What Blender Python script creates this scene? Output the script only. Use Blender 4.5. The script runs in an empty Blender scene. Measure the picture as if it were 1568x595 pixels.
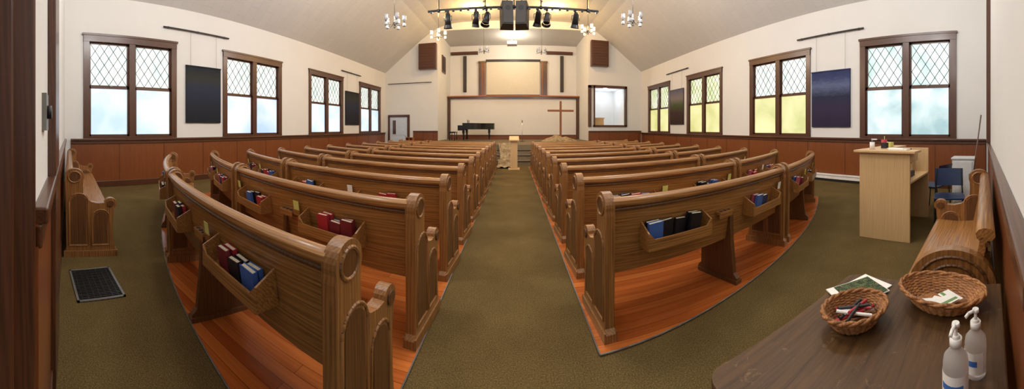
import bpy, bmesh, math, random
from math import sin, cos, pi, atan2, radians, sqrt, asin
from mathutils import Vector, Matrix
random.seed(7)
scene=bpy.context.scene
scene.view_settings.view_transform='Standard'
XL,XR=-7.4,7.3
YF=16.6; YC=20.0
# ------------------------------------------------------------------ materials
def newmat(name):
    m=bpy.data.materials.new(name); m.use_nodes=True
    nt=m.node_tree; b=nt.nodes['Principled BSDF']
    return m,nt,b
def setp(b,**k):
    for n,v in k.items():
        b.inputs[n.replace('_',' ')].default_value=v
def c4(c): return (c[0],c[1],c[2],1)
def s2l(r,g,b):
    f=lambda u:(u/255/12.92) if u/255<=0.04045 else ((u/255+0.055)/1.055)**2.4
    return (f(r),f(g),f(b))
def coords(nt,scale=(1,1,1),attr='lc'):
    a=nt.nodes.new('ShaderNodeAttribute'); a.attribute_name=attr
    mp=nt.nodes.new('ShaderNodeMapping'); mp.inputs['Scale'].default_value=scale
    nt.links.new(a.outputs['Vector'],mp.inputs['Vector'])
    return mp.outputs['Vector']
def ramp(nt,fac,stops):
    r=nt.nodes.new('ShaderNodeValToRGB')
    el=r.color_ramp.elements
    while len(el)<len(stops): el.new(0.5)
    for e,(p,c) in zip(el,stops): e.position=p; e.color=c4(c)
    nt.links.new(fac,r.inputs['Fac']); return r.outputs['Color']
def noise(nt,vec,scale=5,detail=4,rough=0.6,dist=0):
    n=nt.nodes.new('ShaderNodeTexNoise'); n.inputs['Scale'].default_value=scale
    n.inputs['Detail'].default_value=detail; n.inputs['Roughness'].default_value=rough; n.inputs['Distortion'].default_value=dist
    if vec is not None: nt.links.new(vec,n.inputs['Vector'])
    return n.outputs['Fac']
def bump(nt,b,h,strength=0.2,dist=0.01):
    n=nt.nodes.new('ShaderNodeBump'); n.inputs['Strength'].default_value=strength; n.inputs['Distance'].default_value=dist
    nt.links.new(h,n.inputs['Height']); nt.links.new(n.outputs['Normal'],b.inputs['Normal'])
def plain(name,col,rough=0.5,metal=0,var=0.06,scale=8,emis=None,est=0):
    m,nt,b=newmat(name)
    v=coords(nt)
    f=noise(nt,v,scale,3)
    lo=tuple(max(0,x*(1-var)) for x in col); hi=tuple(min(1,x*(1+var)) for x in col)
    nt.links.new(ramp(nt,f,[(0.3,lo),(0.7,hi)]),b.inputs['Base Color'])
    setp(b,Roughness=rough,Metallic=metal)
    if emis: setp(b,Emission_Color=c4(emis),Emission_Strength=est)
    return m
def wood(name,dark,light,axis='X',rough=0.4,ring=6.0,coat=0.0,wm=0.18):
    m,nt,b=newmat(name)
    sc={'X':(0.6,14,14),'Z':(14,14,0.6),'Y':(14,0.6,14)}[axis]
    v=coords(nt,sc)
    w=nt.nodes.new('ShaderNodeTexWave'); w.wave_type='BANDS'; w.bands_direction='DIAGONAL'
    w.inputs['Scale'].default_value=ring*0.35; w.inputs['Distortion'].default_value=9; w.inputs['Detail'].default_value=3; w.inputs['Detail Scale'].default_value=0.8
    nt.links.new(v,w.inputs['Vector'])
    sc2={'X':(1.5,75,75),'Z':(75,75,1.5),'Y':(75,1.5,75)}[axis]
    f2=noise(nt,coords(nt,sc2),1.0,4,0.7)
    mx=nt.nodes.new('ShaderNodeMath'); mx.operation='MULTIPLY_ADD'; mx.inputs[1].default_value=wm
    nt.links.new(w.outputs['Fac'],mx.inputs[0])
    m2=nt.nodes.new('ShaderNodeMath'); m2.operation='MULTIPLY'; m2.inputs[1].default_value=1.0-wm
    nt.links.new(f2,m2.inputs[0]); nt.links.new(m2.outputs[0],mx.inputs[2])
    mid=tuple((a+c)/2 for a,c in zip(dark,light))
    nt.links.new(ramp(nt,mx.outputs[0],[(0.25,dark),(0.5,mid),(0.75,light)]),b.inputs['Base Color'])
    setp(b,Roughness=rough); b.inputs['Coat Weight'].default_value=coat; b.inputs['Coat Roughness'].default_value=0.2
    bump(nt,b,f2,0.08,0.003)
    return m
M={}
M['oak']=wood('oak_pew',s2l(106,68,32),s2l(186,132,72),'X',0.36,coat=0.22)
M['oakz']=wood('oak_end',s2l(100,63,31),s2l(170,118,64),'Z',0.36,coat=0.22)
M['oakd']=wood('oak_dark',s2l(74,45,22),s2l(120,78,41),'Z',0.4)
M['wains']=wood('fir_wainscot',s2l(104,56,28),s2l(140,80,42),'Z',0.33,coat=0.3,wm=0.12)
M['dark']=wood('dark_varnish',s2l(58,31,18),s2l(98,57,34),'Z',0.35,coat=0.3)
M['darkx']=wood('dark_varnish_x',s2l(58,31,18),s2l(98,57,34),'X',0.35,coat=0.3)
M['darky']=wood('dark_varnish_y',s2l(58,31,18),s2l(98,57,34),'Y',0.35,coat=0.3)
M['orange']=wood('orange_wood',s2l(150,80,35),s2l(190,110,55),'X',0.4)
M['ply']=wood('plywood',s2l(194,156,106),s2l(218,184,136),'Z',0.5,wm=0.12)
M['black']=plain('black_metal',(0.012,0.012,0.013),0.45)
M['gloss']=plain('piano_lacquer',(0.008,0.008,0.009),0.12)
M['white']=plain('white_paint',s2l(232,230,226),0.5)
M['cabgrey']=plain('cabinet_grey',s2l(212,213,213),0.5)
M['grey']=plain('grey_metal',s2l(120,118,112),0.4,0.3)
M['paper']=plain('paper',s2l(240,238,230),0.7)
M['pages']=plain('pages',s2l(225,215,190),0.8,var=0.1,scale=60)
M['red']=plain('cover_red',s2l(178,42,54),0.5)
M['pink']=plain('cover_pink',s2l(180,84,104),0.5)
M['maroon']=plain('cover_maroon',s2l(120,34,46),0.5)
M['blk']=plain('cover_black',s2l(30,28,34),0.5)
M['blue']=plain('cover_blue',s2l(66,104,178),0.5)
M['navy']=plain('cover_navy',s2l(40,50,90),0.5)
M['yel']=plain('card_green',s2l(215,215,120),0.7)
M['chairblue']=plain('blue_plastic',s2l(26,48,84),0.4)
M['chrome']=plain('chrome',(0.6,0.6,0.6),0.2,0.9)
M['grille']=plain('speaker_cloth',s2l(70,66,64),0.8)
M['crosswood']=wood('cross_wood',s2l(110,65,38),s2l(160,105,70),'Z',0.5)
# walls
def wallmat(name,col):
    m,nt,b=newmat(name)
    g=nt.nodes.new('ShaderNodeTexCoord').outputs['Object']
    f=noise(nt,g,0.6,3); f2=noise(nt,g,60,3)
    nt.links.new(ramp(nt,f,[(0.3,tuple(x*0.95 for x in col)),(0.7,col)]),b.inputs['Base Color'])
    setp(b,Roughness=0.8); bump(nt,b,f2,0.1,0.004); return m
M['wall']=wallmat('plaster_wall',s2l(229,229,228))
# ceiling tiles
m,nt,b=newmat('ceiling_tile')
g=nt.nodes.new('ShaderNodeTexCoord').outputs['Object']
br=nt.nodes.new('ShaderNodeTexBrick'); br.inputs['Scale'].default_value=1.0
br.inputs['Brick Width'].default_value=0.6; br.inputs['Row Height'].default_value=0.3; br.inputs['Mortar Size'].default_value=0.004; br.offset=0.5
br.inputs['Color1'].default_value=c4(s2l(211,211,211)); br.inputs['Color2'].default_value=c4(s2l(207,207,207)); br.inputs['Mortar'].default_value=c4(s2l(195,195,195))
nt.links.new(g,br.inputs['Vector']); nt.links.new(br.outputs['Color'],b.inputs['Base Color']); setp(b,Roughness=0.8)
M['ceil']=m
# carpet
def carpet(name,c1,c2,c3):
    m,nt,b=newmat(name)
    g=nt.nodes.new('ShaderNodeTexCoord').outputs['Object']
    f=noise(nt,g,110,4,0.8); f1=noise(nt,g,2.0,4,0.6)
    mx=nt.nodes.new('ShaderNodeMath'); mx.operation='MULTIPLY_ADD'; mx.inputs[1].default_value=0.15
    m3=nt.nodes.new('ShaderNodeMath'); m3.operation='MULTIPLY'; m3.inputs[1].default_value=0.85
    nt.links.new(f,m3.inputs[0]); nt.links.new(f1,mx.inputs[0]); nt.links.new(m3.outputs[0],mx.inputs[2])
    nt.links.new(ramp(nt,mx.outputs[0],[(0.34,c1),(0.5,c2),(0.66,c3)]),b.inputs['Base Color'])
    setp(b,Roughness=0.95); b.inputs['Specular IOR Level'].default_value=0.1
    bump(nt,b,f,0.5,0.008); return m
M['carpet']=carpet('olive_carpet',s2l(64,51,28),s2l(98,81,47),s2l(136,115,74))
M['stagecarpet']=carpet('grey_carpet',s2l(92,80,64),s2l(124,110,90),s2l(156,140,116))
# fir planks
m,nt,b=newmat('fir_floor')
g=nt.nodes.new('ShaderNodeTexCoord').outputs['Object']
br=nt.nodes.new('ShaderNodeTexBrick'); br.inputs['Scale'].default_value=1.0
br.inputs['Brick Width'].default_value=3.2; br.inputs['Row Height'].default_value=0.085; br.inputs['Mortar Size'].default_value=0.0015; br.offset=0.37
br.inputs['Color1'].default_value=c4(s2l(206,118,56)); br.inputs['Color2'].default_value=c4(s2l(170,86,36)); br.inputs['Mortar'].default_value=c4(s2l(94,42,18))
nt.links.new(g,br.inputs['Vector'])
mp=nt.nodes.new('ShaderNodeMapping'); mp.inputs['Scale'].default_value=(1.2,40,1); nt.links.new(g,mp.inputs['Vector'])
f=noise(nt,mp.outputs['Vector'],1,4,0.7)
mm=nt.nodes.new('ShaderNodeMixRGB'); mm.blend_type='MULTIPLY'; mm.inputs['Fac'].default_value=0.6
nt.links.new(br.outputs['Color'],mm.inputs['Color1']); nt.links.new(ramp(nt,f,[(0.3,(0.6,0.48,0.4)),(0.6,(1,1,1))]),mm.inputs['Color2'])
nt.links.new(mm.outputs['Color'],b.inputs['Base Color']); setp(b,Roughness=0.25)
M['fir']=m
# frosted glass panes, daylight behind them put in as emission
def pane(name,c1,c2,st,scale=1.6):
    m,nt,b=newmat(name)
    v=coords(nt)
    f=noise(nt,v,scale,3,0.5,0.4); f2=noise(nt,v,150,2)
    col=ramp(nt,f,[(0.35,c1),(0.65,c2)])
    setp(b,Roughness=0.35); b.inputs['Base Color'].default_value=(0.3,0.33,0.35,1)
    nt.links.new(col,b.inputs['Emission Color']); b.inputs['Emission Strength'].default_value=st
    bump(nt,b,f2,0.3,0.003); return m
# paintings
def painting(name,stops,seed):
    m,nt,b=newmat(name)
    v=coords(nt)
    sx=nt.nodes.new('ShaderNodeSeparateXYZ'); nt.links.new(v,sx.inputs[0])
    f=noise(nt,coords(nt,(1.5+seed,1,7)),2.2,5,0.7)
    a=nt.nodes.new('ShaderNodeMath'); a.operation='MULTIPLY_ADD'; a.inputs[1].default_value=0.35
    nt.links.new(f,a.inputs[0]); nt.links.new(sx.outputs['Z'],a.inputs[2])
    mr=nt.nodes.new('ShaderNodeMapRange'); mr.inputs['From Min'].default_value=1.65; mr.inputs['From Max'].default_value=3.35
    nt.links.new(a.outputs[0],mr.inputs['Value'])
    nt.links.new(ramp(nt,mr.outputs[0],stops),b.inputs['Base Color']); setp(b,Roughness=0.85); b.inputs['Specular IOR Level'].default_value=0.2; bump(nt,b,f,0.3,0.01)
    return m
# ------------------------------------------------------------------ mesh builder
class MB:
    def __init__(s,fmap=None): s.v=[];s.l=[];s.f=[];s.m=[];s.sm=[];s.mats=[];s.map=fmap
    def mi(s,mat):
        mt=M[mat] if isinstance(mat,str) else mat
        if mt not in s.mats: s.mats.append(mt)
        return s.mats.index(mt)
    def add(s,vs,fs,mat,smooth=False,mx=None):
        o=len(s.v); k=s.mi(mat)
        for p in vs:
            p=Vector(p)
            if mx is not None: p=mx@p
            s.l.append(tuple(p)); s.v.append(tuple(s.map(p)) if s.map else tuple(p))
        for f in fs: s.f.append([i+o for i in f]); s.m.append(k); s.sm.append(smooth)
    def box(s,a,b,mat,mx=None):
        x0,y0,z0=a;x1,y1,z1=b
        vs=[(x0,y0,z0),(x1,y0,z0),(x1,y1,z0),(x0,y1,z0),(x0,y0,z1),(x1,y0,z1),(x1,y1,z1),(x0,y1,z1)]
        s.add(vs,[(0,3,2,1),(4,5,6,7),(0,1,5,4),(1,2,6,5),(2,3,7,6),(3,0,4,7)],mat,mx=mx)
    def cbox(s,c,d,mat,mx=None):
        s.box(tuple(c[i]-d[i]/2 for i in range(3)),tuple(c[i]+d[i]/2 for i in range(3)),mat,mx)
    def prism(s,poly,a0,a1,mat,axis='X',n=1,smooth=False,mx=None):
        vs=[];k=len(poly)
        for j in range(n+1):
            a=a0+(a1-a0)*j/n
            for (p,q) in poly:
                vs.append({'X':(a,p,q),'Y':(p,a,q),'Z':(p,q,a)}[axis])
        fs=[]
        for j in range(n):
            for i in range(k):
                i2=(i+1)%k
                fs.append((j*k+i,j*k+i2,(j+1)*k+i2,(j+1)*k+i))
        s.add(vs,fs,mat,smooth,mx)
        s.add([vs[i] for i in range(k)],[tuple(range(k))],mat,mx=mx)
        s.add([vs[n*k+i] for i in range(k)],[tuple(reversed(range(k)))],mat,mx=mx)
    def cyl(s,p0,p1,r0,mat,r1=None,n=12,cap=True,mx=None):
        r1=r0 if r1 is None else r1
        p0=Vector(p0);p1=Vector(p1);d=(p1-p0).normalized()
        u=d.orthogonal().normalized();w=d.cross(u)
        vs=[p0+(u*cos(2*pi*i/n)+w*sin(2*pi*i/n))*r0 for i in range(n)]+[p1+(u*cos(2*pi*i/n)+w*sin(2*pi*i/n))*r1 for i in range(n)]
        s.add(vs,[(i,(i+1)%n,n+(i+1)%n,n+i) for i in range(n)],mat,True,mx)
        if cap:
            s.add(vs[:n],[tuple(reversed(range(n)))],mat,mx=mx); s.add(vs[n:],[tuple(range(n))],mat,mx=mx)
    def tube(s,pts,r,mat,n=8,mx=None):
        for a,b in zip(pts[:-1],pts[1:]): s.cyl(a,b,r,mat,n=n,mx=mx)
    def lathe(s,prof,c,mat,n=24,mx=None,sx=1,sy=1):
        vs=[];k=len(prof)
        for i in range(n):
            t=2*pi*i/n
            for r,z in prof: vs.append((c[0]+r*cos(t)*sx,c[1]+r*sin(t)*sy,c[2]+z))
        fs=[]
        for i in range(n):
            i2=(i+1)%n
            for j in range(k-1): fs.append((i*k+j,i2*k+j,i2*k+j+1,i*k+j+1))
        s.add(vs,fs,mat,True,mx)
    def sphere(s,c,r,mat,n=16,mx=None,sz=1):
        prof=[(r*sin(pi*j/10)+1e-5,-r*sz*cos(pi*j/10)) for j in range(11)]
        s.lathe(prof,c,mat,n,mx)
    def make(s,name,bevel=0,recalc=True):
        me=bpy.data.meshes.new(name); me.from_pydata(s.v,[],s.f)
        at=me.attributes.new('lc','FLOAT_VECTOR','POINT')
        at.data.foreach_set('vector',[c for p in s.l for c in p])
        for mt in s.mats: me.materials.append(mt)
        me.polygons.foreach_set('material_index',s.m); me.polygons.foreach_set('use_smooth',s.sm)
        if recalc:
            bm=bmesh.new(); bm.from_mesh(me)
            bmesh.ops.remove_doubles(bm,verts=bm.verts,dist=1e-5)
            bmesh.ops.recalc_face_normals(bm,faces=bm.faces); bm.to_mesh(me); bm.free()
        me.update()
        ob=bpy.data.objects.new(name,me); scene.collection.objects.link(ob)
        if bevel:
            md=ob.modifiers.new('bevel','BEVEL'); md.width=bevel; md.segments=2; md.limit_method='ANGLE'; md.angle_limit=radians(40); md.harden_normals=False
        return ob
def arc(cx,cy,r,a0,a1,n):
    return [(cx+r*cos(radians(a0+(a1-a0)*i/n)),cy+r*sin(radians(a0+(a1-a0)*i/n))) for i in range(n+1)]
def RZ(a): return Matrix.Rotation(radians(a),4,'Z')
def T(x,y,z): return Matrix.Translation((x,y,z))
# ------------------------------------------------------------------ ceiling profile
CP=[(XL,4.68),(-6.4,5.46),(-5.2,6.4),(-4.6,6.82),(-4.1,7.05),(-3.5,7.2),(-2.8,7.26),(2.8,7.26),(3.5,7.2),(4.1,7.05),(4.6,6.82),(5.2,6.4),(6.4,5.46),(XR,4.76)]
def zc(x):
    for (a,za),(b_,zb) in zip(CP[:-1],CP[1:]):
        if a<=x<=b_: return za+(zb-za)*(x-a)/(b_-a)
    return 4.7
def cpts(x0,x1):
    return [(x0,zc(x0))]+[p for p in CP if x0<p[0]<x1]+[(x1,zc(x1))]
b=MB()
b.prism([(XL-0.25,4.5)]+CP[1:-1]+[(XR+0.25,4.58)]+[(XR+0.25,4.8)]+[(x,z+0.2) for x,z in reversed(CP[1:-1])]+[(XL-0.25,4.75)],-1.0,YF,'ceil','Y')
b.make('ceiling')
# floor
b=MB(); b.box((XL-0.3,-1.2,-0.1),(XR+0.3,YC+0.3,0),'carpet'); b.make('floor')
# fir floors under pews
def yb(x): return 9.5-sqrt(9.5**2-x*x)
for nm,sg,xi,xo,y0 in (('floor_wood_left',-1,0.61,5.75,0.92),('floor_wood_right',1,0.54,5.4,1.86)):
    pts=[]
    n=24
    for i in range(n+1):
        x=xi+(xo-xi)*i/n; pts.append((sg*x,y0+yb(x)))
    pts+= [(sg*xo,11.4),(sg*xi,11.4)]
    b=MB(); b.prism(pts,0,0.012,'fir','Z'); b.make(nm)
    b=MB()
    pp=pts[:n+1]
    for (a,c) in zip(pp[:-1],pp[1:]): b.cyl((a[0],a[1],0.009),(c[0],c[1],0.009),0.006,'grey',n=6)
    b.cyl((sg*xi,y0+yb(xi),0.009),(sg*xi,11.4,0.009),0.006,'grey',n=6)
    b.make('trim_floor_'+('left' if sg<0 else 'right'))
# ------------------------------------------------------------------ side walls w/ windows
WZ0,WZ1=1.20,3.74
WL=[(1.26,3.77),(5.31,7.82),(9.36,11.87),(13.4,15.9)]
WR=[(0.96,3.47),(5.05,7.55),(9.05,11.55),(13.1,15.6)]
def sidewall(name,x0,x1,wins,ya,top):
    b=MB(); y=ya
    for (a,c) in wins:
        b.box((x0,y,0),(x1,a,top),'wall'); b.box((x0,a,0),(x1,c,WZ0),'wall'); b.box((x0,a,WZ1),(x1,c,top),'wall'); y=c
    b.box((x0,y,0),(x1,YF,top),'wall'); b.make(name)
sidewall('wall_left',XL-0.25,XL,WL,-0.6,4.70)
sidewall('wall_right',XR,XR+0.25,WR,-0.6,4.78)
def mkwin(i,side,y0,y1,up,lo):
    mp=(lambda p:(XL+p.y,p.x,p.z)) if side<0 else (lambda p:(XR-p.y,p.x,p.z))
    b=MB(mp)
    cw=0.15; z0,z1=WZ0,WZ1
    b.box((y0,-0.12,z0),(y0+cw,0.035,z1),'dark'); b.box((y1-cw,-0.12,z0),(y1,0.035,z1),'dark')
    b.box((y0,-0.12,z1-0.17),(y1,0.045,z1),'darkx'); b.box((y0-0.03,-0.02,z1-0.02),(y1+0.03,0.06,z1+0.03),'darkx')
    b.box((y0,-0.12,z0),(y1,0.04,z0+0.05),'darkx')
    ym=(y0+y1)/2; mw=0.08
    b.box((ym-mw,-0.12,z0),(ym+mw,0.03,z1),'dark')
    for (a,c) in ((y0+cw,ym-mw),(ym+mw,y1-cw)):
        zb,zt=z0+0.05,z1-0.17; zm=(zb+zt)/2+0.06
        for (s0,s1,dep,mt) in ((zb,zm,-0.04,lo),(zm,zt,-0.08,up)):
            f=0.045
            b.box((a,dep-0.02,s0),(a+f,dep+0.02,s1),'dark'); b.box((c-f,dep-0.02,s0),(c,dep+0.02,s1),'dark')
            b.box((a,dep-0.02,s0),(c,dep+0.02,s0+f),'darkx'); b.box((a,dep-0.02,s1-f),(c,dep+0.02,s1),'darkx')
            b.add([(a+f,dep,s0+f),(c-f,dep,s0+f),(c-f,dep,s1-f),(a+f,dep,s1-f)],[(0,1,2,3)],mt)
            if mt is up:
                w=c-a-2*f; h=s1-s0-2*f; ox,oz=a+f,s0+f; k=1.45; step=w/4.0*k
                def seg(kk,c0):
                    pts=[]
                    for X in (0,w):
                        Z=kk*X+c0
                        if 0<=Z<=h: pts.append((X,Z))
                    for Z in (0,h):
                        X=(Z-c0)/kk
                        if 0<X<w: pts.append((X,Z))
                    if len(pts)>=2:
                        pts.sort(); p,q=pts[0],pts[-1]
                        if abs(p[0]-q[0])>0.01: b.cyl((ox+p[0],dep+0.004,oz+p[1]),(ox+q[0],dep+0.004,oz+q[1]),0.007,'black',n=5,cap=False)
                c0=-k*w
                while c0<h: seg(k,c0); c0+=step
                c0=0
                while c0<h+k*w: seg(-k,c0); c0+=step
    b.box((ym-mw-0.5,-0.03,(z0+z1)/2),(ym-mw-0.44,0.0,(z0+z1)/2+0.03),'grey')
    b.make('window_%d'%i)
ST=1.2
upc=pane('glass_up',s2l(188,206,200),s2l(236,240,234),ST,2)
lo1=pane('glass_lo_blue',s2l(170,200,218),s2l(220,234,244),ST,1.0)
lo1b=pane('glass_lo_mix',s2l(150,185,235),s2l(220,232,242),ST,0.8)
loy=pane('glass_lo_yellow',s2l(184,186,96),s2l(222,220,150),ST*0.92,1.2)
upy=pane('glass_up_green',s2l(176,192,130),s2l(232,234,205),ST,2)
upr=pane('glass_up_grey',s2l(160,192,188),s2l(222,234,228),ST,2)
lor=pane('glass_lo_grey',s2l(126,168,174),s2l(204,222,224),ST,1.2)
for i,(a,c) in enumerate(WL): mkwin(i+1,-1,a,c,upc,[lo1,lo1b,lo1,lo1][i])
for i,(a,c) in enumerate(WR): mkwin(i+5,1,a,c,[upr,upc,upy,upy][i],[lor,loy,loy,loy][i])
# wainscot side
CAP=1.14
for nm,x,sg in (('left',XL,1),('right',XR,-1)):
    b=MB(); ys=0.95 if nm=='left' else 0.25
    b.box((min(x,x+sg*0.02),ys,0),(max(x,x+sg*0.02),YF-0.06,CAP),'wains')
    y=ys
    while y<YF-0.1:
        b.box((min(x,x+sg*0.026),y,0),(max(x,x+sg*0.026),y+0.012,CAP),'dark'); y+=1.22
    b.make('wainscot_'+nm)
    b=MB(); b.box((min(x,x+sg*0.07),ys,CAP),(max(x,x+sg*0.07),YF-0.07,CAP+0.055),'darky'); b.box((min(x,x+sg*0.04),ys,CAP-0.08),(max(x,x+sg*0.04),YF-0.07,CAP),'darky'); b.make('trim_cap_'+nm,0.01)
    b=MB(); b.box((min(x,x+sg*0.04),ys,0),(max(x,x+sg*0.04),YF-0.05,0.15),'darky'); b.make('baseboard_'+nm,0.006)
# ------------------------------------------------------------------ back wall (angled pieces)
def linemap(p0,p1):
    p0=Vector((p0[0],p0[1],0));p1=Vector((p1[0],p1[1],0));d=(p1-p0);sx=d.y/d.x
    n=Vector((-d.y,d.x,0)).normalized()
    return lambda p: Vector((p.x,p0.y+(p.x-p0.x)*sx,p.z))+n*p.y
LB=linemap((XL,0.80),(-0.95,0.0)); RB=linemap((0.35,-0.10),(XR,0.19))
b=MB(LB); b.prism([(XL,0)]+cpts(XL,-0.95)+[(-0.95,0)],-0.25,0,'wall','Y'); b.make('wall_back_left')
b=MB(RB); b.prism([(0.35,0)]+cpts(0.35,XR)+[(XR,0)],-0.25,0,'wall','Y'); b.make('wall_back_right')
b=MB(); b.box((-0.95,-0.3,2.5),(0.35,-0.12,7.26),'wall'); b.make('wall_back_header')
for nm,mp,x0,x1 in (('back_left',LB,XL+0.03,-0.99),('back_right',RB,0.5,XR-0.03)):
    b=MB(mp); b.box((x0,0,0),(x1,0.018,CAP),'wains'); b.make('wainscot_'+nm)
    b=MB(mp); b.box((x0,0,CAP),(x1,0.05,CAP+0.055),'darkx'); b.box((x0,0,CAP-0.08),(x1,0.03,CAP),'darkx'); b.make('trim_cap_'+nm,0.008)
    b=MB(mp); b.box((x0,0,0),(x1,0.03,0.15),'darkx'); b.make('baseboard_'+nm,0.005)
b=MB(); b.box((-1.0,-0.34,0),(-0.88,0.012,2.5),'dark'); b.box((-0.90,-0.30,0),(-0.84,-0.05,2.5),'dark')
b.box((0.29,-0.35,0),(0.36,-0.12,2.5),'dark'); b.box((-1.0,-0.34,2.5),(0.36,-0.10,2.62),'darkx'); b.make('trim_door_casing',0.006)
b=MB(RB); b.box((5.2,0,1.2),(5.45,0.07,4.2),'dark'); b.make('trim_post_right')
b=MB(LB); b.box((-2.15,0,0.0),(-1.65,0.045,6.9),'dark'); b.make('trim_post_left',0.005)
b=MB(LB)
b.box((-1.42,0,1.44),(-1.30,0.02,1.60),'grey'); b.cyl((-1.36,0.02,1.52),(-1.36,0.04,1.52),0.03,'black'); b.make('light_switch')
# ------------------------------------------------------------------ front wall
RXL,RXR=-4.2,4.1
CH=6.85
b=MB(); b.prism([(XL,0)]+cpts(XL,RXL)+[(RXL,0)],YF,YF+0.15,'wall','Y'); b.make('wall_front_left')
BX0,BX1,BZ0,BZ1=4.45,6.25,1.62,3.72
b=MB(); b.box((RXR,YF,0),(BX0,YF+0.15,BZ1),'wall'); b.box((BX0,YF,0),(BX1,YF+0.15,BZ0),'wall'); b.box((BX1,YF,0),(XR,YF+0.15,BZ1),'wall')
b.prism([(RXR,BZ1)]+cpts(RXR,XR)+[(XR,BZ1)],YF,YF+0.15,'wall','Y'); b.make('wall_front_right')
b=MB(); b.prism([(RXL,CH)]+cpts(RXL,RXR)+[(RXR,CH)],YF,YF+0.15,'wall','Y'); b.make('wall_front_header')
b=MB(); b.box((RXL-0.15,YF+0.15,0),(RXL,YC,CH),'wall'); b.make('wall_chancel_left')
b=MB(); b.box((RXR,YF+0.15,0),(RXR+0.15,YC,CH),'wall'); b.make('wall_chancel_right')
b=MB(); b.box((RXL-0.15,YC,0),(RXR+0.15,YC+0.2,CH+0.2),'wall'); b.make('wall_chancel_back')
b=MB(); b.box((RXL-0.15,YF+0.15,CH),(RXR+0.15,YC,CH+0.2),'ceil'); b.make('ceiling_chancel')
b=MB(); b.box((BX0-0.1,YF+2.0,1.4),(BX1+0.1,YF+2.1,3.9),'wall'); b.box((BX0-0.1,YF+0.15,1.4),(BX0,YF+2.0,3.9),'wall'); b.box((BX1,YF+0.15,1.4),(BX1+0.1,YF+2.0,3.9),'wall')
b.box((BX0-0.1,YF+0.15,3.75),(BX1+0.1,YF+2.1,3.9),'wall'); b.box((BX0-0.1,YF+0.15,1.4),(BX1+0.1,YF+2.1,BZ0-0.05),'wall'); b.make('wall_booth')
b=MB()
for a,c in (((BX0-0.35,BZ1-0.02),(BX1+0.12,BZ1+0.13)),((BX0-0.1,BZ0-0.1),(BX1+0.12,BZ0))): b.box((a[0],YF-0.08,a[1]),(c[0],YF+0.1,c[1]),'darkx')
for x0,x1 in ((BX0-0.35,BX0-0.2),(BX0-0.06,BX0+0.02),(BX1,BX1+0.12)): b.box((x0,YF-0.08,BZ0-0.1),(x1,YF+0.1,BZ1+0.1),'dark')
b.make('window_9')
for nm,x0,x1 in (('front_left',XL+1.75,RXL),('front_right',RXR,XR-0.03)):
    b=MB(); b.box((x0,YF-0.02,0),(x1,YF,CAP+0.1),'wains')
    x=x0
    while x<x1: b.box((x,YF-0.026,0),(min(x+0.015,x1),YF,CAP+0.1),'dark'); x+=0.6
    b.make('wainscot_'+nm)
    b=MB(); b.box((x0,YF-0.07,CAP+0.1),(x1,YF,CAP+0.16),'darkx'); b.make('trim_cap_'+nm,0.01)
    b=MB(); b.box((x0,YF-0.04,0),(x1,YF,0.15),'darkx'); b.make('baseboard_'+nm,0.006)
# door front-left
b=MB(); b.box((-7.2,YF-0.06,0),(-7.08,YF,2.12),'dark'); b.box((-6.0,YF-0.06,0),(-5.86,YF,2.12),'dark'); b.box((-7.2,YF-0.06,2.08),(-5.86,YF,2.22),'darkx')
dm=plain('door_paint',s2l(205,214,226),0.5)
b.box((-7.08,YF-0.03,0.01),(-6.0,YF,2.08),dm)
for z0,z1 in ((0.2,0.9),(1.05,1.95)):
    for x0,x1 in ((-6.95,-6.6),(-6.48,-6.13)): b.box((x0,YF-0.045,z0),(x1,YF-0.03,z1),dm)
b.box((-6.9,YF-0.055,1.1),(-6.7,YF-0.045,1.9),'dark'); b.cyl((-6.1,YF-0.09,1.0),(-6.1,YF-0.03,1.0),0.03,'chrome')
b.make('door_1',0.006)
# chancel partition
b=MB()
b.box((RXL+0.05,19.0,3.28),(RXR-0.05,19.25,3.40),'darkx'); b.box((RXL+0.02,18.9,3.40),(RXR-0.02,19.25,3.47),'orange')
b.box((RXL+0.05,19.0,0.76),(RXL+0.2,19.25,3.3),'dark'); b.box((RXR-0.2,19.0,0.76),(RXR-0.05,19.25,3.3),'dark')
b.box((RXL+0.2,19.1,0.98),(RXR-0.2,19.2,3.28),'wall'); b.box((RXL+0.2,19.05,0.76),(RXR-0.2,19.2,0.98),'wains')
b.box((RXL+0.2,19.02,0.98),(RXR-0.2,19.2,1.03),'darkx')
b.make('stage_partition')
b=MB()
scr=plain('screen_fabric',s2l(218,210,192),0.7,var=0.02)
b.box((-1.78,YC-0.10,3.62),(1.66,YC-0.07,5.75),scr); b.box((-1.83,YC-0.14,5.75),(1.71,YC-0.05,5.9),'black'); b.box((-1.80,YC-0.11,3.56),(1.68,YC-0.06,3.62),'black')
b.make('projection_screen')
for x0,x1 in ((-2.3,-1.86),(1.74,2.15)):
    b=MB(); b.box((x0,YC-0.12,3.5),(x1,YC-0.001,5.75),'dark')
    for k in range(3):
        xx=x0+0.08+k*(x1-x0-0.16)/2; b.box((xx-0.02,YC-0.15,3.5),(xx+0.02,YC-0.11,5.75),'orange' if (k==0)==(x0>0) or k==(2 if x0<0 else 0) else 'dark')  # orange slats: lit edges of the grille put into the colour
    b.box((x0-0.03,YC-0.16,5.7),(x1+0.03,YC-0.001,5.8),'darkx'); b.make('organ_grille')
for x in (-3.22,3.13):
    b=MB(); b.box((x-0.09,YC-0.15,3.85),(x+0.09,YC-0.02,6.15),'grille'); b.box((x-0.11,YC-0.1,3.82),(x+0.11,YC-0.001,6.18),'black'); b.make('column_speaker',0.01)
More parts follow.
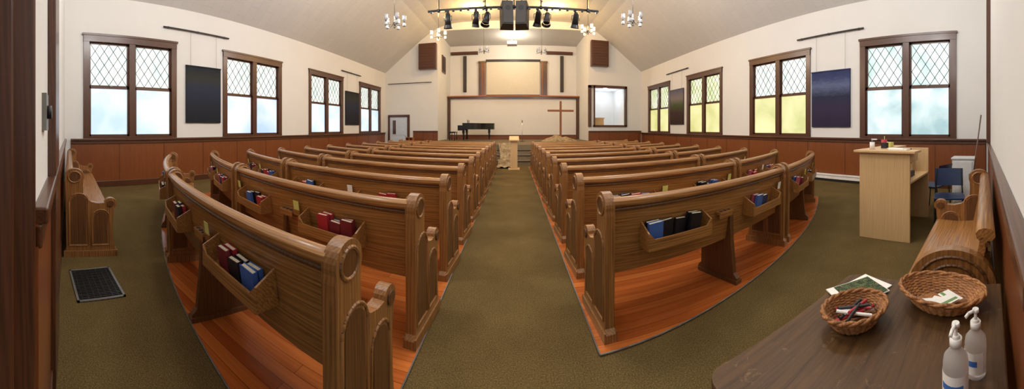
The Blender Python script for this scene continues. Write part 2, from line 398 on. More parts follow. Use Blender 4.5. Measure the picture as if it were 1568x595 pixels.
for x0,x1 in ((-4.15,-2.35),(2.1,3.85)):
    b=MB(); b.box((x0,YC-0.14,6.3),(x1,YC,6.45),'darkx'); b.box((x0,YC-0.1,6.25),(x1,YC,6.3),'darkx'); b.make('trim_beam')
for x0,x1,z0,z1 in ((-5.25,-4.25,4.72,6.15),(4.2,5.2,4.88,6.3)):
    b=MB(); b.box((x0,YF-0.28,z0),(x1,YF-0.001,z1),'dark'); b.box((x0+0.06,YF-0.3,z0+0.06),(x1-0.06,YF-0.27,z1-0.06),'darkx')
    for k in range(9):
        z=z0+0.12+k*(z1-z0-0.24)/8; b.box((x0+0.08,YF-0.31,z-0.02),(x1-0.08,YF-0.29,z+0.02),'darkx')
    b.make('louvered_cabinet',0.008)
b=MB(); b.box((RXL,17.5,4.75),(RXL+0.05,18.4,5.75),'dark'); b.box((RXL+0.02,17.6,4.85),(RXL+0.06,18.3,5.65),'black'); b.box((RXL,17.93,4.8),(RXL+0.08,17.97,5.7),'dark'); b.make('window_10')
# stage
SZ=0.75
b=MB(); b.box((-4.9,13.0,0),(4.7,YF-0.07,SZ),'stagecarpet'); b.box((RXL+0.01,YF-0.07,0),(RXR-0.01,YC-0.01,SZ),'stagecarpet')
b.box((-4.95,12.96,0),(-0.95,13.0,SZ),'wains'); b.box((0.85,12.96,0),(4.75,13.0,SZ),'wains')
b.box((-4.95,12.9,SZ-0.04),(-0.95,13.05,SZ+0.02),'darkx'); b.box((0.85,12.9,SZ-0.04),(4.75,13.05,SZ+0.02),'darkx')
b.make('stage_platform')
b=MB()
for k in range(3):
    z=SZ*(3-k)/4; b.box((-0.95,12.96-0.36*(k+1),0),(0.85,12.96-0.36*k,z),'stagecarpet'); b.cyl((-0.95,12.96-0.36*(k+1),z-0.02),(0.85,12.96-0.36*(k+1),z-0.02),0.025,'grille')
b.make('stage_steps')
b=MB()
for y in (12.5,):
    b.box((-4.6,y,0.0),(-4.5,y+0.1,0.62),'dark'); b.box((-1.5,y,0.0),(-1.4,y+0.1,0.62),'dark'); b.box((-4.65,y-0.02,0.62),(-1.35,y+0.12,0.68),'darkx'); b.box((-4.6,y+0.03,0.05),(-1.4,y+0.07,0.6),'wains')
b.make('altar_rail',0.01)
b=MB()
b.box((1.3,12.5,0),(1.4,12.6,0.62),'dark'); b.box((4.3,12.5,0),(4.4,12.6,0.62),'dark'); b.box((1.25,12.48,0.62),(4.45,12.62,0.68),'darkx'); b.box((1.3,12.53,0.05),(4.4,12.57,0.6),'wains')
b.make('altar_rail',0.01)
# ------------------------------------------------------------------ pews
R=9.5
def pewmap(sg,y0):
    def f(p):
        ph=p.x/R; r=R-p.y
        return Vector((sg*r*sin(ph),y0+R-r*cos(ph),p.z))
    return f
SC=(0.065,0.90); SR=0.095
def end_outline():
    o=[(-0.04,0),(-0.04,0.055),(-0.015,0.085),(-0.02,0.5),(-0.03,0.84)]
    o+=arc(SC[0],SC[1],SR,195,-25,16)
    o+=[(0.148,0.80),(0.150,0.72),(0.175,0.66),(0.23,0.617),(0.30,0.60),(0.36,0.605)]
    o+=arc(0.42,0.595,0.062,150,-50,10)
    o+=[(0.455,0.48),(0.445,0.40),(0.45,0.20),(0.465,0.085),(0.49,0.055),(0.49,0)]
    return o
EO=end_outline()
def pew_end(b,s0,s1,outs):
    b.prism(EO,s0,s1,'oakz','X')
    for s,sg in outs:
        a,c=(s,s+sg*0.012)
        ring=arc(SC[0],SC[1],0.062,0,360,20)
        for p,q in zip(ring[:-1],ring[1:]): b.cyl((a,p[0],p[1]),(a,q[0],q[1]),0.010,'oakz',n=6,cap=False)
        b.cyl((min(a,a+sg*0.002),SC[0],SC[1]),(max(a,a+sg*0.002),SC[0],SC[1]),0.055,'oakd',n=20)
        b.cyl((a,0.42,0.595),(c,0.42,0.595),0.035,'oakd',n=16)
        for v0,v1 in ((0.01,0.20),(0.235,0.41)):
            cx=(v0+v1)/2; r=(v1-v0)/2; zt=0.50 if v0>0.1 else 0.62
            if v0>0.1: zt=0.44
            path=[(v0,0.13)]+arc(cx,zt,r,180,0,10)+[(v1,0.13),(v0,0.13)]
            for p,q in zip(path[:-1],path[1:]): b.cyl((a,p[0],p[1]),(a,q[0],q[1]),0.009,'oakz',n=6)
            inner=[(v0+0.02,0.15)]+arc(cx,zt,r-0.02,180,0,10)+[(v1-0.02,0.15)]
            b.prism(inner,min(a-sg*0.001,a+sg*0.003),max(a-sg*0.001,a+sg*0.003),'oakd','X')
        b.box((min(a,c),-0.04,0),(max(a,c),0.49,0.07),'oakz')
def arch_end(b,s0,s1):
    o=[(-0.03,0),(-0.03,0.70)]+arc(0.145,0.70,0.175,180,0,16)+[(0.32,0.55),(0.45,0.5),(0.46,0)]
    b.prism(o,s0,s1,'oakz','X')
    for r in (0.14,0.10):
        pts=[(0.145-r,0.55)]+arc(0.145,0.70,r,180,0,14)+[(0.145+r,0.55)]
        for p,q in zip(pts[:-1],pts[1:]): b.cyl((s0,p[0],p[1]),(s0,q[0],q[1]),0.008,'oakd',n=6)
def vback(z): return 0.0+(0.93-z)*0.17
def build_pew(sg,y0,si,so,mids,racks,name='pew',zoff=0.012,fm=None,arch=False):
    f0=fm or pewmap(sg,y0)
    fm=lambda p:f0(p)+Vector((0,0,zoff))
    b=MB(fm); n=max(2,int((so-si)/0.25))
    if arch: arch_end(b,si,si+0.06)
    else: pew_end(b,si,si+0.07,[(si,-1),(si+0.07,1)])
    pew_end(b,so-0.07,so,[(so,1),(so-0.07,-1)])
    a,c=si+0.06,so-0.06
    b.prism([(vback(0.40),0.40),(vback(0.915),0.915),(vback(0.915)+0.032,0.915),(vback(0.40)+0.032,0.40)],a,c,'oak','X',n)
    b.prism([(-0.012,0.895),(-0.028,0.915),(-0.026,0.94),(-0.01,0.955),(0.02,0.96),(0.042,0.952),(0.054,0.935),(0.05,0.91),(0.036,0.895)],a,c,'oak','X',n,True)
    b.prism([(vback(0.885)-0.01,0.865),(vback(0.885)-0.014,0.878),(vback(0.885)-0.006,0.89),(vback(0.885)+0.01,0.89),(vback(0.885)+0.01,0.865)],a,c,'oakd','X',n)
    b.prism([(0.09,0.405),(0.09,0.44),(0.25,0.428),(0.42,0.442),(0.452,0.438),(0.462,0.42),(0.45,0.402),(0.30,0.398)],a,c,'oak','X',n,False)
    for s in mids:
        b.prism([(-0.05,0),(0.46,0),(0.45,0.05),(0.41,0.09),(0.40,0.395),(0.12,0.395),(vback(0.64)+0.01,0.64),(vback(0.64)-0.012,0.64),(0.035,0.52),(0.03,0.40),(0.0,0.09),(-0.04,0.05)],s-0.025,s+0.025,'oakd','X')
        b.box((s-0.04,-0.05,0),(s+0.04,0.44,0.035),'oakd')
    for s in racks:
        w=0.29
        vb=vback(0.6)
        b.box((s-w,vb-0.13,0.575),(s+w,vb+0.0,0.59),'oak')
        b.prism([(s-w,0.575),(s+w,0.575),(s+w,0.70),(s+0.85*w,0.655),(s-0.85*w,0.655),(s-w,0.70)],vb-0.14,vb-0.128,'oak','Y')
        pl=[(vb-0.14,0.575),(vb-0.14,0.70),(vback(0.76),0.76),(vb,0.575)]
        b.prism(pl,s-w-0.012,s-w,'oak','X'); b.prism(pl,s+w,s+w+0.012,'oak','X')
        d=0.56
        if s+d<so-0.2:
            b.box((s+d-0.09,vback(0.7)-0.06,0.68),(s+d+0.09,vback(0.7),0.70),'oak'); b.box((s+d-0.09,vback(0.66)-0.06,0.64),(s+d+0.09,vback(0.7)-0.05,0.70),'oak')
            for k in (-1,0,1): b.cyl((s+d+k*0.055,vback(0.7)-0.035,0.699),(s+d+k*0.055,vback(0.7)-0.035,0.703),0.018,'black',n=10)
    b.make(name,0.005)
    if racks:
        b=MB(fm); rnd=random.Random(int(y0*100)+sg*7+int(si*10))
        for s in racks:
            vb=vback(0.6)
            nb=rnd.choice([2,3,3,4])
            x=s-0.27+rnd.uniform(0,0.52-0.125*nb)
            base=rnd.choice([['red','pink','maroon'],['blk','navy','red'],['blue','navy','pink'],['blue','maroon','blk'],['pink','blk','maroon']])
            for k in range(nb):
                w=rnd.uniform(0.10,0.12); h=rnd.uniform(0.14,0.19); t=0.03
                nl=rnd.choice([1,2,2])
                for lay in range(nl):
                    cv=rnd.choice(base+['red','blk','blue'])
                    y=vb-0.014-lay*0.042
                    mx=T(x,y,0.592)@Matrix.Rotation(radians(10),4,'X')@Matrix.Rotation(radians(rnd.uniform(-5,5)),4,'Y')
                    b.box((0,-t,0),(w,-t+0.004,h),cv,mx); b.box((0,-0.004,0),(w,0,h),cv,mx); b.box((0,-t,0),(0.004,0,h),cv,mx)
                    b.box((0.004,-t+0.004,0.004),(w-0.006,-0.004,h-0.004),'pages',mx)
                x+=w+0.01
            if rnd.random()<0.85:
                mx=T(s+0.38,vback(0.8)-0.012,0.70)@Matrix.Rotation(radians(9),4,'X')
                b.box((0,-0.014,-0.03),(0.09,0,0.02),'oak',mx); b.box((0.008,-0.008,0),(0.08,-0.004,0.10),rnd.choice(['yel','paper','yel','yel']),mx)
        b.make('hymnals')
for k in range(11):
    y0=0.97+0.925*k; so=R*asin(min(0.99,(5.15-0.07*k)/R))
    build_pew(-1,y0,0.63,3.08,[2.0],[1.35,2.55]); build_pew(-1,y0,3.17,so,[4.2],[3.75,4.7])
for k in range(10):
    y0=1.97+0.915*k; so=R*asin(min(0.99,(5.0-0.07*k)/R))
    build_pew(1,y0,0.60,2.98,[1.9],[1.2,2.4]); build_pew(1,y0,3.07,so,[4.05],[3.6,4.5])
build_pew(1,0,-6.9,-3.45,[-5.2],[],'pew',0,fm=lambda p:LB(Vector((p.x,p.y*1.15+0.10,p.z))))
build_pew(1,0,1.45,3.45,[],[],'pew',0,fm=lambda p:RB(Vector((p.x,p.y*1.2+0.09,p.z))),arch=True)
# ------------------------------------------------------------------ stage things
def piano():
    b=MB(); mx=T(-2.0,17.2,SZ)@Matrix.Scale(0.95,4)
    body=[(-0.85,-0.7),(-0.85,0.75),(0.75,0.75)]+[(0.85,0.7),(0.92,0.55),(0.88,0.38),(0.7,0.25),(0.4,0.12),(0.15,-0.05),(-0.05,-0.35),(-0.2,-0.62),(-0.35,-0.7)]
    b.prism(body,0.66,1.0,'gloss','Z',mx=mx)
    lid=[(x*1.02,y*1.02) for x,y in body]
    b.prism(lid,1.0,1.03,'gloss','Z',mx=mx)
    b.box((-1.1,-0.72,0.60),(-0.83,0.77,0.70),'gloss',mx); b.box((-1.12,-0.74,0.60),(-1.08,0.79,0.73),'gloss',mx)
    b.box((-1.12,-0.76,0.60),(-0.8,-0.68,0.9),'gloss',mx); b.box((-1.12,0.72,0.60),(-0.8,0.80,0.9),'gloss',mx)
    for i in range(40):
        y=-0.66+i*0.034; b.box((-1.07,y,0.70),(-0.9,y+0.031,0.72),'white',mx)
        if i%7 not in (2,6): b.box((-1.0,y+0.022,0.72),(-0.9,y+0.042,0.735),'black',mx)
    for x,y in ((-0.8,-0.6),(-0.8,0.65),(0.6,0.5)):
        b.prism([(x-0.07,y-0.07),(x+0.07,y-0.07),(x+0.07,y+0.07),(x-0.07,y+0.07)],0.45,0.66,'gloss','Z',mx=mx)
        b.cyl((x,y,0.06),(x,y,0.46),0.035,'gloss',r1=0.06,mx=mx); b.cyl((x-0.02,y,0.03),(x+0.02,y,0.03),0.03,'chrome',mx=mx)
    b.box((-0.75,-0.1,0.1),(-0.6,0.15,0.14),'gloss',mx); b.cyl((-0.67,-0.05,0.1),(-0.67,-0.05,0.66),0.015,'gloss',mx=mx); b.cyl((-0.67,0.1,0.1),(-0.67,0.1,0.66),0.015,'gloss',mx=mx)
    b.box((-0.62,-0.4,1.03),(-0.6,0.45,1.22),'gloss',mx)
    b.make('grand_piano',0.008)
    b=MB(); mx=T(-3.45,17.2,SZ+0.001)
    b.box((-0.18,-0.38,0.42),(0.18,0.38,0.5),'gloss',mx)
    for x in (-0.14,0.14):
        for y in (-0.33,0.33): b.cyl((x,y,0),(x,y,0.42),0.022,'gloss',mx=mx)
    b.make('piano_bench',0.01)
piano()
b=MB(); cx,cy=2.58,16.9
b.box((cx-0.055,cy-0.05,SZ+0.1),(cx+0.055,cy+0.05,2.95),'crosswood'); b.box((cx-0.73,cy-0.07,2.36),(cx+0.73,cy+0.03,2.47),'crosswood'); b.box((cx-0.3,cy-0.3,SZ+0.001),(cx+0.3,cy+0.3,SZ+0.12),'crosswood')
b.make('wooden_cross',0.008)
def cloth_mat(name,c1,c2,c3):
    m,nt,b=newmat(name); g=nt.nodes.new('ShaderNodeTexCoord').outputs['Object']
    f=noise(nt,g,7,5,0.7,0.6)
    nt.links.new(ramp(nt,f,[(0.3,c1),(0.5,c2),(0.7,c3)]),b.inputs['Base Color']); setp(b,Roughness=0.9); return m
M['cloth']=cloth_mat('burlap_cloth',s2l(110,88,60),s2l(156,134,100),s2l(192,174,142))
from mathutils import noise as mnoise
def mound(name,cx,cy,z0,rx,ry,h):
    b=MB(); nr,na=14,40; vs=[(cx,cy,z0+h)]
    for i in range(1,nr+1):
        for j in range(na):
            t=2*pi*j/na; q=i/nr; fold=1+0.10*sin(7*t+2*q)*q+0.05*sin(13*t)*q
            x=cx+rx*q*cos(t)*fold;y=cy+ry*q*sin(t)*fold
            z=z0+0.004+h*(1-q*q)*(1+0.9*mnoise.noise(Vector((x*2.5,y*2.5,0))))*(1 if i<nr else 0)
            vs.append((x,y,max(z0+0.004,z)))
    fs=[(0,1+j,1+(j+1)%na) for j in range(na)]
    for i in range(nr-1):
        for j in range(na):
            a=1+i*na; c=a+na; fs.append((a+j,c+j,c+(j+1)%na,a+(j+1)%na))
    b.add(vs,fs,'cloth',True); b.make(name)
mound('draped_cloth_mound',2.35,16.0,SZ,0.95,0.5,0.28)
def stz(y):
    d=12.96-y
    if d<0: return SZ
    k=int(d/0.36)
    zs=[SZ*0.75,SZ*0.5,SZ*0.25,0]
    return zs[min(k,3)]
b=MB(); nu,nv=30,60; vs=[]
for j in range(nv+1):
    y=11.0+2.2*j/nv
    for i in range(nu+1):
        u=i/nu; w=0.75-0.2*sin(j/nv*pi)
        x=-0.30+(u-0.5)*w+0.06*mnoise.noise(Vector((y*2,u*3,0)))
        s=(stz(y-0.04)+stz(y+0.02)+stz(y+0.06))/3
        z=max(s,stz(y+0.08))+0.03+0.02*(1+sin(u*20+y*3))+0.03*abs(mnoise.noise(Vector((x*4,y*4,1))))
        vs.append((x,y,z))
fs=[(j*(nu+1)+i,j*(nu+1)+i+1,(j+1)*(nu+1)+i+1,(j+1)*(nu+1)+i) for j in range(nv) for i in range(nu)]
b.add(vs,fs,'cloth',True); b.make('draped_cloth_runner')
# lectern
b=MB(); lx,ly=0.0,10.75
b.box((lx-0.20,ly-0.18,0),(lx+0.20,ly+0.18,0.05),'ply'); b.box((lx-0.12,ly-0.11,0.05),(lx+0.12,ly+0.11,1.0),'ply'); b.prism([(ly-0.2,1.0),(ly+0.2,1.0),(ly+0.2,1.17),(ly-0.2,1.05)],lx-0.17,lx+0.17,'ply','X')
b.make('lectern',0.008)
b=MB(); x,y=0.42,16.0
b.cyl((x,y,SZ+0.001),(x,y,SZ+0.02),0.14,'black',n=20); b.cyl((x,y,SZ+0.002),(x,y,SZ+1.0),0.012,'chrome'); b.cyl((x,y,SZ+1.0),(x,y-0.1,SZ+1.1),0.02,'black'); b.make('microphone_stand')
def shelf(x0,x1,y0,h,nm):
    b=MB(); b.box((x0,y0,0),(x0+0.03,y0+0.3,h),'orange'); b.box((x1-0.03,y0,0),(x1,y0+0.3,h),'orange'); b.box((x0,y0+0.28,0),(x1,y0+0.3,h),'orange')
    for z in (0.05,h/2,h-0.03): b.box((x0,y0,z),(x1,y0+0.3,z+0.03),'orange')
    xm=(x0+x1)/2; b.box((xm-0.015,y0,0),(xm+0.015,y0+0.3,h),'orange'); b.make(nm,0.004)
shelf(-5.75,-5.35,15.6,0.95,'bookcase'); shelf(-5.33,-4.98,15.9,0.75,'bookcase')
b=MB(); b.box((4.6,YF+0.35,BZ0-0.045),(5.1,YF+0.8,2.0),'ply'); b.box((4.56,YF+0.33,2.0),(5.15,YF+0.82,2.05),'ply'); b.make('wooden_box',0.006)
# ------------------------------------------------------------------ hanging lights etc
def spotlamp(x,y,z,ax,ay):
    b=MB()
    b.cyl((x,y,z),(x,y,z-0.14),0.015,'black'); b.cyl((x,y,z+0.0),(x,y,z-0.05),0.035,'black')
    mx=T(x,y,z-0.26)@RZ(ax)@Matrix.Rotation(radians(ay),4,'X')
    b.tube([(x-0.1,y,z-0.27),(x-0.1,y,z-0.14),(x+0.1,y,z-0.14),(x+0.1,y,z-0.27)],0.008,'black',mx=None)
    b.cyl((0,0,0.16),(0,0,-0.12),0.07,'black',r1=0.09,n=16,mx=mx); b.cyl((0,0,-0.12),(0,0,-0.2),0.1,'black',r1=0.12,n=16,mx=mx,cap=False)
    b.cyl((0,0,0.16),(0,0,0.2),0.07,'black',r1=0.04,n=16,mx=mx); b.make('stage_light')
PY=8.0; PZ=4.60
b=MB(); b.cyl((-2.3,PY,PZ),(2.25,PY,PZ),0.03,'black')
for x in (-2.0,-0.75,0.0,0.7,1.95): b.cyl((x,PY,PZ),(x,PY,zc(x)),0.012,'black'); b.cyl((x-0.03,PY,PZ),(x+0.03,PY,PZ),0.05,'black')
for i in range(23):
    x=-2.2+i*0.2; b.box((x-0.03,PY-0.02,PZ-0.06),(x+0.03,PY+0.02,PZ),'black')
b.make('lighting_bar')
for x,ax,ay in ((-1.0,20,25),(-0.72,-30,-20),(0.62,10,30),(0.86,-20,-25),(1.62,20,15),(-1.75,0,10)): spotlamp(x,PY,PZ-0.03,ax,ay)
for x,r in ((-0.18,8),(0.2,-8)):
    b=MB(); mx=T(x,PY,PZ-0.22)@RZ(r)@Matrix.Rotation(radians(-12),4,'X')
    b.prism([(-0.14,-0.16),(0.14,-0.16),(0.18,0.16),(-0.18,0.16)],-0.33,0.33,'black','Z',mx=mx); b.box((-0.12,-0.175,-0.3),(0.12,-0.16,0.3),'grille',mx)
    b.cyl((0,-0.18,0.12),(0,-0.175,0.12),0.07,'black',mx=mx); b.cyl((x,PY,PZ-0.05),(x,PY,PZ+0.4),0.012,'black'); b.make('hanging_speaker',0.012)
bulbW=plain('warm_bulb',(1,0.8,0.5),0.4,emis=(1,0.72,0.36),est=14)
shade=plain('frosted_shade',s2l(190,190,195),0.4,emis=(1,0.95,0.9),est=0.05)
shadeW=plain('lit_shade',s2l(255,240,210),0.4,emis=(1,0.80,0.45),est=1.8)
def chand(x,y,z,lit,sc=1.0,n=5,name='chandelier'):
    b=MB(); top=zc(x) if y<YF else CH
    b.cyl((x,y,z),(x,y,top),0.008,'grey'); b.cyl((x,y,top-0.04),(x,y,top),0.06,'grey',r1=0.05,n=16); b.sphere((x,y,z),0.04*sc,'grey'); b.sphere((x,y,z-0.12*sc),0.025*sc,'grey'); b.cyl((x,y,z-0.12*sc),(x,y,z+0.15*sc),0.015,'grey')
    for i in range(n):
        t=2*pi*i/n+0.3; r=0.24*sc
        path=[(x+r*q*cos(t),y+r*q*sin(t),z-0.08*sc*sin(q*pi)) for q in (0,0.25,0.5,0.75,1)]
        b.tube(path,0.008,'grey',n=6)
        px,py,pz=path[-1]
        b.cyl((px,py,pz-0.02),(px,py,pz+0.03),0.022*sc,'grey')
        b.lathe([(0.02*sc,0.02*sc),(0.045*sc,0.04*sc),(0.052*sc,0.08*sc),(0.042*sc,0.12*sc),(0.05*sc,0.15*sc)],(px,py,pz),shadeW if lit else shade,14)
        b.lathe([(0.02*sc,-0.02*sc),(0.04*sc,-0.04*sc),(0.045*sc,-0.07*sc),(0.04*sc,-0.10*sc)],(px,py,pz),shadeW if lit else shade,14)
        b.sphere((px,py,pz+0.08*sc),0.028*sc,bulbW if lit else shade,n=10)
    b.make(name)
chand(-2.87,7.0,4.05,False,1.0); chand(2.85,7.0,4.10,False,1.0)
chand(-2.1,8.35,4.05,True,0.8,n=4); chand(2.05,8.35,4.18,True,0.8,n=4)
chand(-1.38,14,5.0,False,0.9); chand(1.26,14,4.95,False,0.9)
chand(-2.9,2.2,4.2,True,1.0); chand(2.9,2.2,4.2,True,1.0)  # pair added out of view to carry fill light
b=MB(); x,y,z=-0.08,12.5,4.9
b.cyl((x,y,z+0.1),(x,y,zc(x)),0.025,'white'); b.box((x-0.2,y-0.17,z-0.08),(x+0.2,y+0.17,z+0.06),'white'); b.cyl((x+0.08,y+0.17,z),(x+0.08,y+0.21,z),0.05,'black'); b.box((x-0.08,y-0.08,z+0.06),(x+0.08,y+0.08,z+0.12),'grey'); b.make('ceiling_projector',0.01)
# ------------------------------------------------------------------ wall art
P1=painting('banner_dark',[(0.0,s2l(36,38,44)),(0.35,s2l(42,46,56)),(0.62,s2l(50,56,76)),(0.8,s2l(58,60,56)),(1,s2l(42,46,54))],0)
P2=painting('banner_blue',[(0.0,s2l(46,42,64)),(0.3,s2l(58,50,76)),(0.5,s2l(48,52,76)),(0.68,s2l(96,106,142)),(0.8,s2l(60,68,108)),(1,s2l(52,58,92))],1)
P3=painting('banner_green',[(0.0,s2l(50,44,38)),(0.4,s2l(70,50,48)),(0.62,s2l(74,88,58)),(0.8,s2l(130,120,120)),(1,s2l(100,100,120))],2)
def art(side,y0,y1,z0,z1,mt,rod):
    mp=(lambda p:(XL+p.y,p.x,p.z)) if side<0 else (lambda p:(XR-p.y,p.x,p.z))
    b=MB(mp)
    n=12; vs=[]
    for i in range(n+1):
        a=y0+(y1-y0)*i/n
        for z in (z0,z1): vs.append((a,0.05+0.006*sin(i*1.1),z))
    b.add(vs,[(2*i,2*i+2,2*i+3,2*i+1) for i in range(n)],mt,True)
    b.box((y0,0.01,z0),(y1,0.035,z1),'black'); b.box((y0-0.01,0.02,z1-0.01),(y1+0.01,0.065,z1+0.02),mt)
    if rod:
        for a in (y0+0.15,y1-0.15): b.cyl((a,0.04,z1),(a,0.04,rod[2]),0.003,'grey',n=5)
    b.make('fabric_wall_hanging')
    if rod:
        b=MB(mp); b.cyl((rod[0],0.05,rod[2]),(rod[1],0.05,rod[2]),0.022,'grille'); 
        for a in (rod[0]+0.15,(rod[0]+rod[1])/2,rod[1]-0.15): b.box((a-0.02,0,rod[2]-0.02),(a+0.02,0.05,rod[2]+0.03),'grey')
        b.make('hanging_rod')
art(-1,4.05,5.2,1.6,3.16,P1,(3.37,5.5,4.12)); art(-1,12.05,13.3,1.6,3.15,P1,(11.7,13.5,4.05))
art(1,3.75,4.98,1.48,3.02,P2,(3.35,5.5,4.05)); art(1,11.8,13.0,1.62,3.25,P3,(11.4,13.4,4.1))
b=MB(); b.cyl((-7.2,YF-0.05,4.02),(-4.55,YF-0.05,4.02),0.02,'grille')
for x in (-7,-5.9,-4.8): b.box((x-0.02,YF-0.05,4.0),(x+0.02,YF,4.04),'grey')
b.make('hanging_rod')
# ------------------------------------------------------------------ floor grate
b=MB(); gx0,gx1,gy0,gy1=-3.10,-2.52,0.38,0.80
M['grate']=plain('grate_metal',s2l(52,50,46),0.5,0.3)
for a,c in (((gx0,gy0),(gx1,gy0+0.02)),((gx0,gy1-0.02),(gx1,gy1)),((gx0,gy0),(gx0+0.02,gy1)),((gx1-0.02,gy0),(gx1,gy1))): b.box((a[0],a[1],0),(c[0],c[1],0.012),'grey')
b.box((gx0,gy0,0),(gx1,gy1,0.003),'black')
for i in range(1,22):
    x=gx0+i*(gx1-gx0)/22; b.box((x-0.005,gy0,0.003),(x+0.005,gy1,0.010),'black' if i%2 else 'grate')
for i in range(1,8):
    y=gy0+i*(gy1-gy0)/8; b.box((gx0,y-0.003,0.003),(gx1,y+0.003,0.009),'black')
b.make('floor_vent_grate')
b=MB(); b.box((XR-0.1,3.3,0.03),(XR-0.05,5.2,0.2),'white'); b.box((XR-0.12,3.3,0.16),(XR-0.05,5.2,0.2),'white'); b.box((XR-0.105,3.35,0.0),(XR-0.1,5.15,0.07),'black'); b.make('baseboard_heater',0.006)
# ------------------------------------------------------------------ sound booth
b=MB()
b.box((3.72,1.08,0),(3.76,1.78,1.13),'ply'); b.box((3.76,1.74,0),(4.9,1.78,1.13),'ply')
b.box((3.66,1.0,1.13),(4.0,1.84,1.16),'ply'); b.box((4.0,1.5,1.13),(4.95,1.84,1.16),'ply'); b.box((3.74,1.10,1.0),(4.2,1.14,1.13),'ply')
b.box((3.76,1.1,0.72),(4.9,1.74,0.75),'ply'); b.box((4.86,1.1,0),(4.9,1.74,1.13),'ply')
b.make('sound_booth',0.004)
b=MB(); b.box((3.85,1.2,0.751),(4.4,1.6,0.83),'black'); 
for i in range(10):
    for j in range(4): b.cyl((3.9+i*0.05,1.25+j*0.08,0.83),(3.9+i*0.05,1.25+j*0.08,0.845),0.009,'white',n=6)
b.make('mixing_console',0.006)
b=MB(); b.box((4.5,1.3,0.751),(4.7,1.45,0.765),'black'); b.box((4.58,1.36,0.765),(4.62,1.39,0.9),'black'); b.box((4.45,1.36,0.88),(4.8,1.39,1.12),'black'); b.make('computer_monitor',0.005)
b=MB(); b.cyl((3.85,1.65,1.161),(3.85,1.65,1.26),0.035,'white'); b.cyl((3.85,1.65,1.26),(3.85,1.65,1.30),0.012,'grey'); b.box((3.84,1.58,1.29),(3.86,1.66,1.305),'white'); b.make('pump_bottle')
b=MB(); b.box((3.8,1.15,1.161),(3.98,1.4,1.175),'paper'); b.box((3.82,1.2,1.175),(3.95,1.42,1.185),'paper'); b.make('paper_stack')
b=MB(); b.lathe([(0.001,0),(0.04,0),(0.045,0.12),(0.041,0.12),(0.036,0.01),(0.001,0.01)],(4.3,1.65,1.161),'red',20); b.cyl((4.3,1.65,1.165),(4.31,1.66,1.34),0.004,'black'); b.cyl((4.29,1.64,1.165),(4.27,1.63,1.33),0.004,'yel'); b.make('pencil_cup')
b=MB(); b.box((4.1,1.55,1.161),(4.22,1.62,1.24),'blk'); b.box((4.45,1.6,1.161),(4.6,1.72,1.23),'yel'); b.make('supplies_box')
def chair(x,y,a,mt):
    b=MB(); mx=T(x,y,0)@RZ(a)
    for sx in (-0.21,0.21):
        b.tube([(sx,0.22,0),(sx,0.18,0.43),(sx,-0.2,0.43),(sx,-0.24,0)],0.012,'black',mx=mx); b.tube([(sx,-0.18,0.43),(sx*0.9,-0.26,0.82)],0.012,'black',mx=mx)
    seat=[(-0.22,0.21),(0.22,0.21),(0.23,0.0),(0.21,-0.2),(-0.21,-0.2),(-0.23,0.0)]
    b.prism(seat,0.43,0.455,mt,'Z',mx=mx)
    nb=8
    vs=[];
    for i in range(nb+1):
        u=-0.22+0.44*i/nb
        for z,yy in ((0.56,-0.2),(0.68,-0.225),(0.82,-0.25)):
            vs.append((u,yy-0.03*cos(u*6),z))
    fs=[(i*3+j,(i+1)*3+j,(i+1)*3+j+1,i*3+j+1) for i in range(nb) for j in range(2)]
    b.add(vs,fs,mt,True,mx)
    b.add([(p[0],p[1]-0.015,p[2]) for p in vs],fs,mt,True,mx)
    b.make('plastic_chair',0.008)
chair(5.35,1.12,-20,'chairblue'); chair(4.5,0.70,100,'chairblue')
b=MB(); b.box((5.75,0.42,0.0),(6.15,0.84,0.86),'cabgrey',None); b.box((5.73,0.4,0.86),(6.17,0.86,0.89),'cabgrey'); b.box((5.735,0.46,0.06),(5.75,0.80,0.82),'cabgrey'); b.box((5.72,0.5,0.5),(5.735,0.52,0.6),'grey'); b.make('white_cabinet',0.006)
b=MB(); b.cyl((4.05,0.42,0.0),(3.95,0.20,1.62),0.009,'dark'); b.make('wooden_pole'); 
# ------------------------------------------------------------------ foreground table
def tablemat():
    m,nt,b=newmat('worn_table'); g=nt.nodes.new('ShaderNodeTexCoord').outputs['Object']
    mp=nt.nodes.new('ShaderNodeMapping'); mp.inputs['Scale'].default_value=(3,40,3); nt.links.new(g,mp.inputs['Vector'])
    f=noise(nt,mp.outputs['Vector'],1,5,0.7,0.4); f2=noise(nt,g,14,7,0.75,0.8)
    mm=nt.nodes.new('ShaderNodeMixRGB'); mm.blend_type='MIX'
    nt.links.new(ramp(nt,f2,[(0.60,(0,0,0)),(0.68,(0.6,0.6,0.6))]),mm.inputs['Fac'])
    nt.links.new(ramp(nt,f,[(0.3,s2l(60,41,23)),(0.7,s2l(100,72,43))]),mm.inputs['Color1']); mm.inputs['Color2'].default_value=c4(s2l(140,112,78))
    nt.links.new(mm.outputs[0],b.inputs['Base Color']); setp(b,Roughness=0.45); b.inputs['Specular IOR Level'].default_value=0.3; bump(nt,b,f,0.15,0.003); return m
M['table']=tablemat()
b=MB(); TZ=0.75
top=[(0.50,-0.04)]+[(0.505,0.60)]+arc(0.565,0.655,0.06,180,90,5)+arc(1.28,0.63,0.05,90,0,5)+[(1.39,-0.02)]
b.prism(top,TZ-0.035,TZ,'table','Z')
b.prism([(0.56,0.0),(0.56,0.64),(1.28,0.62),(1.28,0.0)],TZ-0.13,TZ-0.035,'table','Z')
for x,y in ((0.6,0.05),(0.6,0.6),(1.24,0.05),(1.24,0.58)):
    b.cyl((x,y,0),(x,y,TZ-0.13),0.025,'table',r1=0.04,n=12)
    b.cbox((x,y,TZ-0.17),(0.08,0.08,0.12),'table')
b.make('old_wooden_table',0.006)
